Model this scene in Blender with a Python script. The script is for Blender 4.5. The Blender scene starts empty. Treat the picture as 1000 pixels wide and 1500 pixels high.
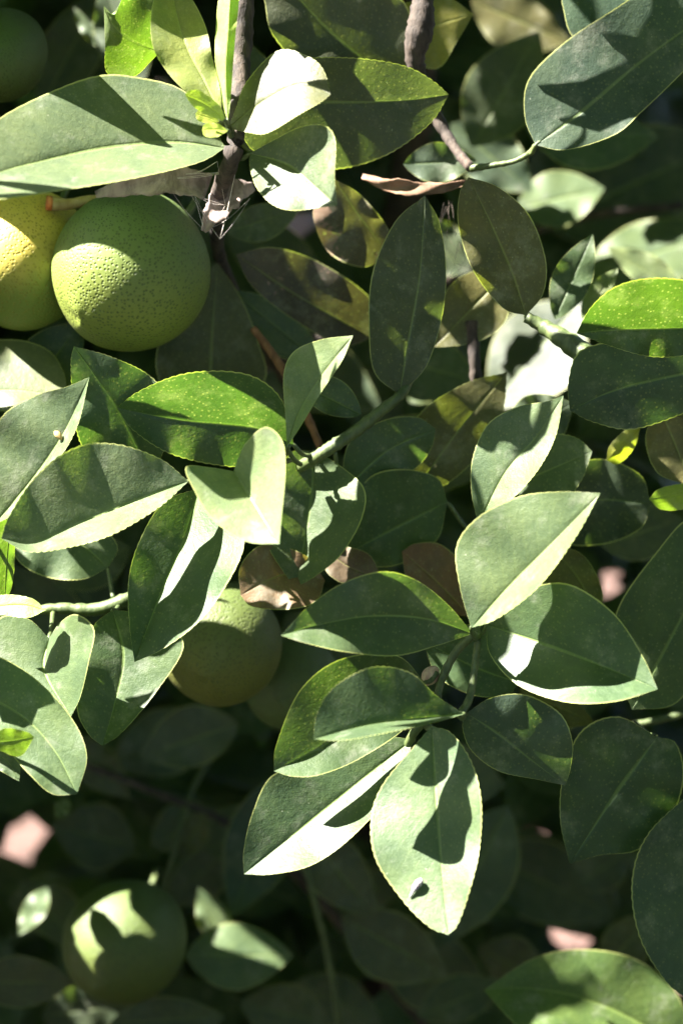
import bpy, math, random
from mathutils import Vector
random.seed(7)
R = math.radians
C = bpy.context.scene.collection
scene = bpy.context.scene

# ------------------------------------------------------------------ camera, sun, sky, exposure
D = 0.80                      # metres from lens to the main spray of leaves
HW = 0.14                     # half the width of the view there
PITCH = R(25)
CAM = Vector((0, -D*math.cos(PITCH), 1.30))
RIGHT = Vector((1, 0, 0))
FWD = Vector((0, math.cos(PITCH), -math.sin(PITCH)))
UP = Vector((0, math.sin(PITCH), math.cos(PITCH)))
T = HW/D
cd = bpy.data.cameras.new('camera')
cam = bpy.data.objects.new('camera', cd); C.objects.link(cam)
cam.location = CAM
cam.rotation_euler = (math.pi/2-PITCH, 0, 0)
cd.sensor_fit = 'HORIZONTAL'; cd.sensor_width = 24.0
cd.lens = 12.0/T
cd.clip_start = 0.01; cd.clip_end = 400
cd.dof.use_dof = True; cd.dof.focus_distance = D-0.035; cd.dof.aperture_fstop = 4.8
cd.dof.aperture_blades = 7
scene.camera = cam

SUN_CAM = Vector((-0.63, 0.73, 0.24)).normalized()      # towards the sun: right, up, to the viewer
SUN = (RIGHT*SUN_CAM.x + UP*SUN_CAM.y - FWD*SUN_CAM.z).normalized()
w = bpy.data.worlds.new('World'); scene.world = w; w.use_nodes = True
nt = w.node_tree
sky = nt.nodes.new('ShaderNodeTexSky'); sky.sky_type = 'NISHITA'; sky.sun_disc = False
sky.sun_elevation = math.asin(SUN.z); sky.sun_rotation = math.atan2(SUN.x, SUN.y)
sky.air_density = 1.0; sky.dust_density = 0.8; sky.ozone_density = 1.0
bg = nt.nodes['Background']; bg.inputs['Strength'].default_value = 0.062
nt.links.new(sky.outputs[0], bg.inputs['Color'])
sl = bpy.data.lights.new('sun', 'SUN'); sl.energy = 5.0; sl.angle = R(0.42); sl.color = (1, 0.95, 0.86)
so = bpy.data.objects.new('sun', sl); C.objects.link(so)
so.rotation_euler = SUN.to_track_quat('Z', 'Y').to_euler(); so.location = SUN*10
scene.view_settings.view_transform = 'Standard'; scene.view_settings.look = 'None'
scene.view_settings.gamma = 1.0; scene.view_settings.use_curve_mapping = False
scene.view_settings.exposure = 3.38

# ------------------------------------------------------------------ helpers
def P(px, py, d=0.0):
    """world point seen at photo position px,py, d centimetres nearer than the main spray"""
    z = D - d*0.01
    return CAM + z*(FWD + RIGHT*((px-500)/500*T) + UP*((750-py)/500*T))
def project(p):
    v = p-CAM; z = v.dot(FWD)
    if z < 0.02: return None
    return 500+v.dot(RIGHT)/z/T*500, 750-v.dot(UP)/z/T*500, (D-z)*100
def tag(o, label=None, cat=None, group=None, kind=None):
    for k, v in (('label', label), ('category', cat), ('group', group), ('kind', kind)):
        if v: o[k] = v
    return o
def empty(name, loc):
    o = bpy.data.objects.new(name, None); C.objects.link(o); o.location = loc; o.empty_display_size = 0.02
    bpy.context.view_layer.update()
    return o
def link(name, verts, faces, mats, parent=None, uvs=None, fmat=None, smooth=True, origin=None):
    org = Vector(origin) if origin is not None else Vector((0, 0, 0))
    me = bpy.data.meshes.new(name)
    me.from_pydata([tuple(Vector(v)-org) for v in verts], [], faces)
    for m in mats: me.materials.append(m)
    if uvs:
        ul = me.uv_layers.new(name='UVMap')
        flat = []
        for p in me.polygons:
            for vi in p.vertices: flat += uvs[vi]
        ul.data.foreach_set('uv', flat)
    if fmat: me.polygons.foreach_set('material_index', fmat)
    if smooth: me.polygons.foreach_set('use_smooth', [True]*len(me.polygons))
    me.update()
    o = bpy.data.objects.new(name, me); C.objects.link(o)
    o.location = org
    if parent is not None:
        o.parent = parent
        wp = Vector((0, 0, 0)); q = parent
        while q: wp += q.location; q = q.parent
        o.location = org-wp
    return o
def spline(pts, n):
    """n+1 points evenly spread along a Catmull-Rom curve through pts"""
    pts = [Vector(p) for p in pts]
    if len(pts) == 2:
        return [pts[0].lerp(pts[1], i/n) for i in range(n+1)]
    ext = [pts[0]*2-pts[1]]+pts+[pts[-1]*2-pts[-2]]
    dense = []
    for i in range(1, len(ext)-2):
        p0, p1, p2, p3 = ext[i-1:i+3]
        for k in range(14):
            t = k/14
            dense.append(0.5*((2*p1)+(p2-p0)*t+(2*p0-5*p1+4*p2-p3)*t*t+(3*p1-p0-3*p2+p3)*t*t*t))
    dense.append(pts[-1])
    acc = [0]
    for a, b in zip(dense, dense[1:]): acc.append(acc[-1]+(b-a).length)
    out = []; j = 0
    for i in range(n+1):
        s = acc[-1]*i/n
        while j < len(acc)-2 and acc[j+1] < s: j += 1
        f = (s-acc[j])/max(1e-9, acc[j+1]-acc[j])
        out.append(dense[j].lerp(dense[j+1], min(1, f)))
    return out
def tube(path, radii, seg=8, cap=True):
    """verts, faces of a tube along world points"""
    V = []; F = []
    n = len(path)
    ref = Vector((0.3, 0.5, 0.8))
    for i, p in enumerate(path):
        t = (path[min(i+1, n-1)]-path[max(i-1, 0)]).normalized()
        a = t.cross(ref).normalized(); b = t.cross(a)
        for k in range(seg):
            an = 2*math.pi*k/seg
            V.append(p+(a*math.cos(an)+b*math.sin(an))*radii[i])
    for i in range(n-1):
        for k in range(seg):
            k2 = (k+1) % seg
            F.append((i*seg+k, i*seg+k2, (i+1)*seg+k2, (i+1)*seg+k))
    if cap:
        F.append(tuple(range(seg))[::-1]); F.append(tuple((n-1)*seg+k for k in range(seg)))
    return V, F

# ------------------------------------------------------------------ materials
class N:
    def __init__(s, name):
        s.m = bpy.data.materials.new(name); s.m.use_nodes = True
        s.t = s.m.node_tree; s.t.nodes.clear()
        s.out = s.t.nodes.new('ShaderNodeOutputMaterial')
    def n(s, typ, ins=None, **kw):
        x = s.t.nodes.new(typ)
        for k, v in kw.items(): setattr(x, k, v)
        for k, v in (ins or {}).items():
            if isinstance(v, bpy.types.NodeSocket): s.t.links.new(v, x.inputs[k])
            else: x.inputs[k].default_value = v
        return x
    def math(s, op, a, b=0.0, clamp=False):
        return s.n('ShaderNodeMath', {0: a, 1: b}, operation=op, use_clamp=clamp).outputs[0]
    def mix(s, f, a, b, mode='MIX'):
        x = s.n('ShaderNodeMix', data_type='RGBA', blend_type=mode)
        for k, v in ((0, f), (6, a), (7, b)):
            if isinstance(v, bpy.types.NodeSocket): s.t.links.new(v, x.inputs[k])
            else: x.inputs[k].default_value = v if not isinstance(v, tuple) or len(v) == 4 else v+(1,)
        return x.outputs[2]
    def noise(s, scale, vec=None, detail=3, rough=.55):
        i = {'Scale': scale, 'Detail': detail, 'Roughness': rough}
        if vec is not None: i['Vector'] = vec
        return s.n('ShaderNodeTexNoise', i).outputs[0]
    def ramp(s, f, a, b):
        return s.n('ShaderNodeMapRange', {0: f, 1: a, 2: b, 3: 0.0, 4: 1.0}, interpolation_type='SMOOTHSTEP').outputs[0]

def leaf_material():
    q = N('citrus_leaf')
    uv = q.n('ShaderNodeUVMap').outputs[0]
    sep = q.n('ShaderNodeSeparateXYZ', {0: uv})
    u, v = sep.outputs[0], sep.outputs[1]                 # u -1..1 across, v 0..1 along
    au = q.math('ABSOLUTE', u)
    info = q.n('ShaderNodeObjectInfo')
    base = info.outputs['Color']; dam = info.outputs['Alpha']; rnd = info.outputs['Random']
    tc = q.n('ShaderNodeTexCoord').outputs['Object']
    off = q.n('ShaderNodeVectorMath', {0: tc, 1: q.n('ShaderNodeCombineXYZ', {0: rnd, 1: rnd, 2: rnd}).outputs[0]}, operation='ADD').outputs[0]
    n1 = q.noise(55, off, 4); n2 = q.noise(420, off, 3); n3 = q.noise(1800, off, 2); n4 = q.noise(24, off, 2)
    # large soft mottling, then fine grain
    c = q.mix(q.ramp(n1, .3, .7), q.mix(1.0, base, (.80, .84, .86), 'MULTIPLY'), q.mix(1.0, base, (1.22, 1.14, 1.05), 'MULTIPLY'))
    c = q.mix(q.math('MULTIPLY', q.ramp(n2, .42, .72), .35), c, q.mix(1.0, c, (1.5, 1.4, 1.35), 'MULTIPLY'))
    c = q.mix(q.math('MULTIPLY', q.ramp(n3, .48, .72), .36), c, q.mix(1.0, c, (1.6, 1.5, 1.6), 'MULTIPLY'))
    # lateral veins: pairs leaving the midrib at an angle
    ph = q.math('SUBTRACT', q.math('MULTIPLY', v, 13.0), q.math('MULTIPLY', au, 3.6))
    ph = q.math('ADD', ph, q.math('MULTIPLY', n1, 1.3))
    tri = q.math('ABSOLUTE', q.math('SUBTRACT', q.math('FRACT', ph), .5))
    vein = q.math('SUBTRACT', 1.0, q.ramp(tri, .0, .10), True)
    vein = q.math('MULTIPLY', vein, q.math('SUBTRACT', 1.0, q.ramp(au, .5, .95)))
    c = q.mix(q.math('MULTIPLY', vein, .20), c, q.mix(1.0, c, (1.7, 1.6, 1.2), 'MULTIPLY'))
    pale = q.mix(.5, q.mix(1.0, base, (2.4, 2.2, 2.0), 'MULTIPLY'), (.20, .26, .07))
    wid = q.math('ADD', .012, q.math('MULTIPLY', .030, q.math('SUBTRACT', 1.0, v)))
    rib = q.math('SUBTRACT', 1.0, q.ramp(q.math('DIVIDE', au, wid), .5, 1.5))
    c = q.mix(q.math('MULTIPLY', rib, .7), c, pale)
    edge = q.ramp(au, .968, .99)  # paler leaf margin, which also stands in for light caught on the edge
    c = q.mix(q.math('MULTIPLY', edge, .85), c, (.36, .38, .13))
    # dry brown blotches, as much as the leaf's own damage value
    dm = q.math('GREATER_THAN', q.math('ADD', q.math('MULTIPLY', n4, .75), q.math('MULTIPLY', n2, .25)), q.math('SUBTRACT', .78, q.math('MULTIPLY', dam, .42)))
    dmix = q.math('MULTIPLY', dm, .8)
    c = q.mix(dmix, c, q.mix(n2, (.10, .055, .035), (.30, .19, .13)))
    # pale dust and dried water marks
    dust = q.math('MULTIPLY', q.ramp(q.noise(70, off, 6, .72), .50, .74), .34)
    c = q.mix(dust, c, (.30, .30, .25))
    fleck = q.math('GREATER_THAN', q.noise(700, off, 1), .79)
    c = q.mix(q.math('MULTIPLY', fleck, .5), c, (.35, .36, .28))
    geo = q.n('ShaderNodeNewGeometry')
    under = q.mix(.55, c, (.16, .20, .09))
    c2 = q.mix(geo.outputs['Backfacing'], c, under)
    hgt = q.math('ADD', q.math('MULTIPLY', vein, -.07), q.math('ADD', q.math('MULTIPLY', n2, .9), q.math('MULTIPLY', n1, 1.8)))
    hgt = q.math('ADD', hgt, q.math('MULTIPLY', rib, -.6))
    hgt = q.math('ADD', hgt, q.math('MULTIPLY', n3, .45))
    bump = q.n('ShaderNodeBump', {'Strength': .32, 'Distance': .0008, 'Height': hgt})
    rgh = q.math('ADD', .40, q.math('MULTIPLY', n2, .20))
    rgh = q.math('ADD', rgh, q.math('MULTIPLY', dust, .5))
    pb = q.n('ShaderNodeBsdfPrincipled', {'Base Color': c2, 'Roughness': rgh, 'IOR': 1.45, 'Normal': bump.outputs[0]})
    pb.inputs['Sheen Weight'].default_value = .12
    pb.inputs['Sheen Roughness'].default_value = .4
    tcol = q.mix(1.0, q.mix(.25, c, base), (2.3, 2.8, .75), 'MULTIPLY')
    tcol = q.mix(q.math('MULTIPLY', q.math('MAXIMUM', vein, rib), .4), tcol, (.05, .12, .01))
    spots = q.n('ShaderNodeTexVoronoi', {'Vector': off, 'Scale': 520})
    oil = q.math('SUBTRACT', 1.0, q.ramp(spots.outputs['Distance'], .12, .3))
    tcol = q.mix(q.math('MULTIPLY', oil, .5), tcol, (.55, .65, .12))
    tr = q.n('ShaderNodeBsdfTranslucent', {'Color': tcol, 'Normal': bump.outputs[0]})
    tf = q.math('MULTIPLY', .29, q.math('SUBTRACT', 1.0, dmix))
    ms = q.n('ShaderNodeMixShader', {0: tf, 1: pb.outputs[0], 2: tr.outputs[0]})
    q.t.links.new(ms.outputs[0], q.out.inputs[0])
    return q.m
def stem_material(name, a, b, sc=300, rough=.6, bump=.6):
    q = N(name)
    tc = q.n('ShaderNodeTexCoord').outputs['Object']
    mp = q.n('ShaderNodeMapping', {0: tc, 3: (1, 1, .25)}).outputs[0]
    n1 = q.noise(sc, mp, 5, .65); n2 = q.noise(sc*.15, tc, 3)
    c = q.mix(q.ramp(n1, .35, .65), a+(1,), b+(1,))
    c = q.mix(q.math('MULTIPLY', q.ramp(n2, .4, .7), .5), c, q.mix(1.0, c, (1.8, 1.6, 1.5), 'MULTIPLY'))
    bp = q.n('ShaderNodeBump', {'Strength': bump, 'Distance': .001, 'Height': n1})
    pb = q.n('ShaderNodeBsdfPrincipled', {'Base Color': c, 'Roughness': rough, 'Normal': bp.outputs[0]})
    q.t.links.new(pb.outputs[0], q.out.inputs[0]); return q.m
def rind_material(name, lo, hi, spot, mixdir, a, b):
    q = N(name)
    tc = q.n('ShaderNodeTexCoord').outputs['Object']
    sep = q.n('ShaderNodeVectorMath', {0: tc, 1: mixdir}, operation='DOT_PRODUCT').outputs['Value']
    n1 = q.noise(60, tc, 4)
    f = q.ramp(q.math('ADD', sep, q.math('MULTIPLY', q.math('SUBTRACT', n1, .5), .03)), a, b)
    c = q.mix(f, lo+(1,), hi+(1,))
    vo = q.n('ShaderNodeTexVoronoi', {'Vector': tc, 'Scale': 680, 'Randomness': .8})
    dist = vo.outputs['Distance']
    pit = q.math('SUBTRACT', 1.0, q.ramp(dist, .06, .52))
    c = q.mix(q.math('MULTIPLY', pit, .72), c, spot+(1,))
    scar = q.ramp(q.noise(38, q.n('ShaderNodeMapping', {0: tc, 3: (1, 1, 3)}).outputs[0], 6, .75), .63, .74)
    c = q.mix(q.math('MULTIPLY', scar, .55), c, (.20, .19, .12))
    h = q.math('ADD', q.math('MULTIPLY', pit, -1.0), q.math('MULTIPLY', q.noise(130, tc, 2), 1.4))
    bp = q.n('ShaderNodeBump', {'Strength': .42, 'Distance': .0006, 'Height': h})
    pb = q.n('ShaderNodeBsdfPrincipled', {'Base Color': c, 'Roughness': q.math('ADD', .54, q.math('MULTIPLY', n1, .15)), 'Normal': bp.outputs[0]})
    pb.inputs['Subsurface Weight'].default_value = .12
    pb.inputs['Subsurface Radius'].default_value = (.004, .004, .001)
    pb.inputs['Subsurface Scale'].default_value = 1.0
    q.t.links.new(pb.outputs[0], q.out.inputs[0]); return q.m

LEAF = leaf_material()
GREEN_STEM = stem_material('green_stem', (.035, .055, .016), (.07, .095, .03), 500, .55, .4)
BARK = stem_material('bark', (.018, .013, .011), (.062, .046, .036), 260, .85, 1.0)
DRY = stem_material('dry_leaf_skin', (.10, .055, .03), (.20, .12, .075), 90, .75, .6)
DRY_PALE = stem_material('dry_pale_stalk', (.26, .17, .055), (.36, .27, .11), 200, .6, .5)
ORANGE = stem_material('cut_end', (.38, .10, .025), (.50, .20, .06), 500, .6, .5)
WEB = stem_material('web_silk', (.55, .50, .47), (.70, .66, .62), 700, .7, .2)
SPECK = stem_material('speck', (.5, .5, .5), (.16, .13, .16), 700, .7, .4)
BUD = stem_material('bud_skin', (.30, .20, .17), (.40, .32, .22), 500, .5, .3)

# ------------------------------------------------------------------ ground
def ground():
    q = N('dry_soil')
    tc = q.n('ShaderNodeTexCoord').outputs['Object']
    n = q.noise(26, tc, 8, .7); n2 = q.noise(90, tc, 4)
    c = q.mix(q.ramp(n, .3, .7), (.105, .058, .048), (.16, .092, .078))
    c = q.mix(q.math('MULTIPLY', q.ramp(n2, .45, .6), .75), c, (.045, .026, .020))
    bp = q.n('ShaderNodeBump', {'Strength': .8, 'Distance': .02, 'Height': n})
    pb = q.n('ShaderNodeBsdfPrincipled', {'Base Color': c, 'Roughness': .95, 'Normal': bp.outputs[0]})
    q.t.links.new(pb.outputs[0], q.out.inputs[0])
    V = []; F = []
    xs = [-60, -20, -8]+[-4+i*.25 for i in range(33)]+[8, 20, 60]
    ys = [-60, -20, -6]+[-2+i*.25 for i in range(33)]+[9, 20, 60]
    for y in ys:
        for x in xs:
            V.append((x, y, (random.uniform(-.02, .02) if abs(x) < 5 and -3 < y < 7 else 0)))
    m = len(xs)
    for j in range(len(ys)-1):
        for i in range(m-1): F.append((j*m+i, j*m+i+1, (j+1)*m+i+1, (j+1)*m+i))
    tag(link('ground', V, F, [q.m]), kind='structure')
ground()

# ------------------------------------------------------------------ the tree and its branches
tree = empty('citrus_tree', (0.05, 0.35, 0))
tag(tree, 'dense leafy citrus tree with dark glossy leaves, brown branches and hanging green fruit', 'tree')

def branch(pts, mat, label=None, seg=10, knob=.12):
    """pts: (px, py, depth cm, radius px)"""
    sp = spline([Vector((p[0], p[1], p[2])) for p in pts], 10*(len(pts)-1))
    n = len(sp); path = [P(*p) for p in sp]
    rad = []
    for i in range(n):
        f = i/(n-1)*(len(pts)-1); k = min(int(f), len(pts)-2)
        r = pts[k][3]+(pts[k+1][3]-pts[k][3])*(f-k)
        rad.append(r*0.00028*(1+random.uniform(-knob, knob)))
    V, F = tube(path, rad, seg)
    b = link('branch', V, F, [mat], tree, origin=path[0])
    if label: b['label'] = label
    return b

b_trunk = branch([(700, 2600, -45, 120), (640, 1900, -42, 100), (560, 1300, -38, 80), (540, 700, -34, 62), (600, 250, -26, 48), (616, -60, -20, 40), (640, -500, -30, 34)], BARK, 'dark main trunk deep inside the tree')
b_thick = branch([(622, -60, 0, 17), (617, 30, 0, 16), (608, 88, -.5, 20), (630, 150, -1.5, 13), (650, 190, -1.5, 11), (672, 225, -1, 8), (690, 246, -.5, 7)], BARK, 'thick brown bark branch coming down from the top')
b_top = branch([(352, -80, 3, 17), (356, 0, 3, 16), (352, 90, 3, 15), (348, 180, 4, 13), (338, 235, 4, 12), (318, 300, 0, 10), (330, 400, -6, 10), (420, 560, -12, 11)], BARK, 'dark upright shoot with fresh leaves beside the big top leaf')
b_right = branch([(690, 246, -.5, 6), (720, 242, 0, 4.5), (752, 236, .3, 4), (775, 224, .7, 4), (784, 212, 1, 4)], GREEN_STEM, 'short green twig to the large upper right leaf')
b_node = branch([(1100, 640, -4, 12), (960, 580, 1, 13), (880, 535, 2, 16), (830, 500, 1.5, 20), (795, 478, 1, 15), (770, 464, 1, 8)], GREEN_STEM, 'knobbly green twig end among right hand leaves')
b_mid = branch([(430, 690, 0, 9), (470, 665, 1, 9), (520, 632, 1, 10), (560, 600, 1, 9), (585, 580, 1, 8), (600, 555, .5, 7)], GREEN_STEM, 'green twig slanting up in the middle')
b_left = branch([(240, 850, -1, 10), (190, 876, 0, 11), (140, 893, 0, 9), (75, 892, 0, 7), (-20, 905, 0, 7)], GREEN_STEM, 'green twig above the lower left leaves')
b_front = branch([(720, 760, -3, 9), (705, 850, 0, 7), (700, 925, 4, 6), (697, 960, 4.2, 5), (688, 1020, 4.5, 5), (672, 1050, 5, 6)], GREEN_STEM, 'green shoot carrying the front leaf spray')
b_front2 = branch([(700, 925, 4, 6), (668, 955, 3.5, 6), (645, 1000, 3.5, 6), (636, 1040, 4, 5), (605, 1075, 4, 6), (590, 1110, 3, 6)], GREEN_STEM)
b_dead = branch([(370, 480, -3, 5), (400, 520, -3, 7), (425, 560, -2.6, 6), (452, 615, -2.4, 7), (475, 670, -2, 5)], stem_material('dead_wood', (.10, .045, .02), (.19, .095, .045), 300, .8, .6), 'dry orange brown twig behind the middle leaves')
b_low = branch([(430, 1180, -16, 6), (455, 1300, -16, 6), (480, 1400, -17, 6), (500, 1520, -18, 7)], GREEN_STEM, 'thin twig hanging in the dark lower middle')
b_low2 = branch([(330, 1080, -22, 5), (285, 1150, -21, 5), (262, 1220, -20, 5), (240, 1300, -20, 6), (205, 1350, -19, 6)], GREEN_STEM)
b_far = branch([(1080, 1020, -6, 6), (1000, 1046, -6, 6), (930, 1062, -6, 6), (860, 1075, -7, 6)], GREEN_STEM)
b_far2 = branch([(690, 470, -3, 10), (695, 530, -3, 9), (700, 600, -4, 9)], BARK)
b_bg = branch([(250, 620, -18, 10), (420, 520, -18, 12), (600, 440, -20, 12), (800, 330, -22, 10), (1000, 300, -22, 8)], BARK, 'dark branch deep behind the leaves')
b_bg2 = branch([(620, 1500, -26, 12), (400, 1250, -22, 10), (200, 1150, -20, 8), (60, 1100, -20, 6)], BARK)

# colours (linear base colour) of the kinds of leaf
G = (.043, .075, .029); BG = (.039, .066, .039); OL = (.078, .080, .028); YG = (.14, .175, .045)
MG = (.066, .099, .043); BR = (.15, .085, .045); DK = (.054, .078, .043); PG = (.105, .145, .060)
OG = (.058, .070, .035)

def leaf(col, mid, A, aA, B, aB, d0, d1, br, pet=None, under=False, dmg=0.0, bend=0.0, label=None, n=112, wob=.13, cut=0, name='leaf'):
    """mid, A, B: midrib and both edges in photo positions (base to tip); aA, aB: how far each half folds towards the viewer;
    d0, d1: depth of base and tip in cm; pet: where the stalk joins the twig (px, py, cm)"""
    m = spline(mid, n)
    ea = spline([mid[0]]+A+[mid[-1]], n); eb = spline([mid[0]]+B+[mid[-1]], n)
    us = [0, .04, .16, .36, .58, .80, .95, 1.0]
    ph = random.uniform(0, 9); k1 = random.uniform(7, 11); k2 = random.uniform(4, 7)
    V = []; UV = []
    teeth = random.randint(24, 36); tooth = random.choice((.2, .35, .55, .9)) if n > 60 else .4
    for i in range(n+1):
        t = i/n
        dm = d0+(d1-d0)*t+bend*math.sin(math.pi*t)
        row = []
        for s, e, ang in ((-1, ea, aA), (1, eb, aB)):
            dv = e[i]-m[i]; L = dv.length
            a = ang
            if isinstance(a, tuple): a = a[0]+(a[1]-a[0])*t
            ta = math.tan(R(a))
            for u in us[1:]:
                g = u
                if u > .99: g = u*(1+(abs(math.sin(teeth*math.pi*t+.6*math.sin(11*t+ph)))-.6)*1.7*tooth/max(L, 12))
                q = m[i]+dv*g
                px2cm = .028
                dd = dm+L*px2cm*ta*(u**1.12)*1.0
                dd += wob*u*u*math.sin(k1*t*2+ph+s)*math.sin(math.pi*t)+wob*.5*u*math.sin(k2*3*t+ph*2+s*2)*math.sin(math.pi*t)
                row.append((s*u, P(q.x, q.y, dd)))
        row.append((0, P(m[i].x, m[i].y, dm-.02)))
        row.sort(key=lambda r: r[0])
        for u, p in row: V.append(p); UV.append((u, t))
    W = len(us)*2-1
    F = []
    for i in range(n):
        for k in range(W-1):
            F.append((i*W+k, i*W+k+1, (i+1)*W+k+1, (i+1)*W+k))
    # upper side towards the viewer unless under
    c = n//2*W+W//2
    nn = (V[c+1]-V[c]).cross(V[c+W]-V[c]) + (V[c]-V[c-1]).cross(V[c+W-1]-V[c-1])
    flip = (nn.dot(CAM-V[c]) < 0)
    if flip != under: F = [f[::-1] for f in F]
    fm = [0]*len(F)
    bx = m[0]
    if pet is not None:
        q0 = P(*pet); q1 = P(bx.x, bx.y, d0-.06); q2 = P(m[4].x, m[4].y, d0-.10)
        q_mid = (q0+q1)/2+Vector((0, 0, -.0015))
        path = spline([q0, q_mid, q1, q2], 9)
        tv, tf = tube(path, [.0011-.00003*i for i in range(9)]+[.0006], 6)
        o0 = len(V); V += tv; UV += [(0, 0)]*len(tv)
        F += [tuple(o0+i for i in f) for f in tf]; fm += [1]*len(tf)
    o = link(name, V, F, [LEAF, GREEN_STEM], br, UV, fm, origin=P(bx.x, bx.y, d0))
    j = random.uniform(.9, 1.1)
    o.color = (col[0]*j*random.uniform(.94, 1.06), col[1]*j, col[2]*j*random.uniform(.92, 1.08), dmg)
    if label: o['label'] = label
    return o
def simple(col, base, tip, wa, wb, aA, aB, d0, d1, br, bow=0, **kw):
    """a leaf from base to tip, half widths wa (one side) and wb (other side)"""
    b = Vector(base); t = Vector(tip); dv = t-b; L = dv.length; s = Vector((-dv.y, dv.x))/L
    m = [b, b+dv*.33+s*bow*.9, b+dv*.66+s*bow*.9, t]
    A = [b+dv*f+s*(-wa*k+bow*math.sin(math.pi*f)) for f, k in ((.10, .42), (.28, .86), (.48, 1), (.70, .78), (.88, .36))]
    B = [b+dv*f+s*(wb*k+bow*math.sin(math.pi*f)) for f, k in ((.10, .42), (.28, .86), (.48, 1), (.70, .78), (.88, .36))]
    return leaf(col, m, A, aA, B, aB, d0, d1, br, **kw)

# ---- upper left group
leaf(MG, [(330, 216), (250, 208), (150, 217), (60, 236), (0, 252), (-80, 285)], [(300, 165), (262, 128), (200, 112), (150, 109), (90, 127), (0, 172), (-60, 230)], -26,
     [(290, 238), (200, 260), (100, 277), (0, 292), (-50, 298)], 60, 4.2, 10.5, b_top, (340, 222, 4), bend=-1.2, label='large pale sunlit leaf over the fruit at top left')
leaf((.066, .072, .028), [(334, 187), (385, 148), (440, 122), (484, 138)], [(345, 160), (362, 118), (408, 73), (455, 84), (475, 105)], -20,
     [(365, 194), (392, 194), (440, 166), (470, 149)], 40, 5, 7, b_top, (345, 195, 4), label='dazzling pale yellow curled leaf on the upright shoot')
leaf(OG, [(345, 172), (440, 150), (530, 149), (600, 146), (657, 138)], [(380, 110), (440, 86), (520, 84), (590, 95), (630, 115)], 22,
     [(370, 220), (430, 244), (500, 247), (570, 225), (630, 180)], -16, 2, .5, b_top, (345, 180, 3.5))
leaf((.056, .080, .034), [(366, 224), (420, 240), (460, 272), (494, 301)], [(400, 205), (440, 185), (475, 183), (491, 205), (490, 260)], 25,
     [(366, 245), (376, 275), (400, 300), (430, 308), (465, 304)], 20, 4.5, 8, b_top, (345, 228, 4), label='bright cupped leaf right of the upright shoot')
leaf(YG, [(325, 172), (300, 120), (270, 60), (250, -20)], [(290, 150), (245, 105), (222, 60), (225, 0)], 22,
     [(322, 130), (310, 80), (300, 35), (275, -10)], -8, 6, 5, b_top, (340, 190, 4.2), dmg=.15, label='yellow green young leaf pointing up')
leaf((.20, .27, .065), [(334, 178), (330, 120), (332, 60), (338, -20)], [(322, 140), (315, 90), (316, 40), (322, -10)], -55, [(338, 140), (344, 60), (350, -10)], -30, 6, 6, b_top, (340, 192, 4.2))
leaf((.075, .125, .026), [(235, 74), (215, 68), (188, 55), (165, 35), (152, 8)], [(240, 20), (225, -15), (185, -10), (168, 20)], 42,
     [(222, 88), (195, 112), (157, 107), (154, 60)], -48, 3, 4, b_top, (340, 120, 3), dmg=.1, label='bright green backlit leaf at top left')
leaf((.24, .30, .06), [(331, 178), (305, 155), (271, 138)], [(322, 155), (295, 133), (278, 132)], 15, [(318, 174), (295, 164), (280, 152)], -10, 7, 7.4, b_top, (338, 192, 4.3), n=24, wob=.02)
leaf((.28, .34, .06), [(334, 191), (315, 189), (296, 190)], [(318, 180), (300, 181)], 0, [(318, 200), (300, 199)], 20, 6.8, 7, b_top, (340, 197, 4.3), n=20, wob=.02)
leaf((.28, .34, .06), [(322, 178), (305, 172), (286, 166)], [(308, 164), (292, 160)], 0, [(305, 180), (290, 176)], 10, 6.2, 6.4, b_top, (340, 190, 4.3), n=20, wob=.02)
leaf(OG, [(575, 120), (500, 62), (440, 0), (415, -40)], [(450, 95), (400, 52), (388, 5), (385, -30)], 8, [(605, 95), (605, 50), (590, 0), (520, -50)], 8, -1.5, .2, b_thick, (610, 110, -.5))
leaf((.13, .14, .03), [(560, 62), (620, 42), (693, 20)], [(575, 15), (610, 0), (655, -5)], 5, [(590, 85), (640, 100), (668, 62)], -15, -3, -2.5, b_thick, (606, 90, -1), label='olive yellow leaf behind the thick branch')
simple(DK, (420, 250), (330, 40), 55, 50, 5, 5, -5, -6, b_top)
simple(DK, (590, 240), (700, 235), 30, 30, 10, 10, -3, -3, b_thick)
leaf(BG, [(784, 212), (850, 165), (930, 97), (1000, 45), (1090, -20)], [(768, 170), (774, 115), (825, 62), (895, 15), (960, -25), (1040, -50)], (-8, 14),
     [(830, 219), (900, 197), (940, 163), (1000, 105), (1070, 30)], (16, -12), 1.2, 1.2, b_right, (775, 224, .7), label='large dark leaf with sunlit base at upper right')
leaf(BG, [(1050, 60), (920, 0), (822, -40)], [(960, -90), (870, -90)], 5, [(960, 70), (850, 62), (824, 10)], 5, -.5, -.5, b_right)

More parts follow.
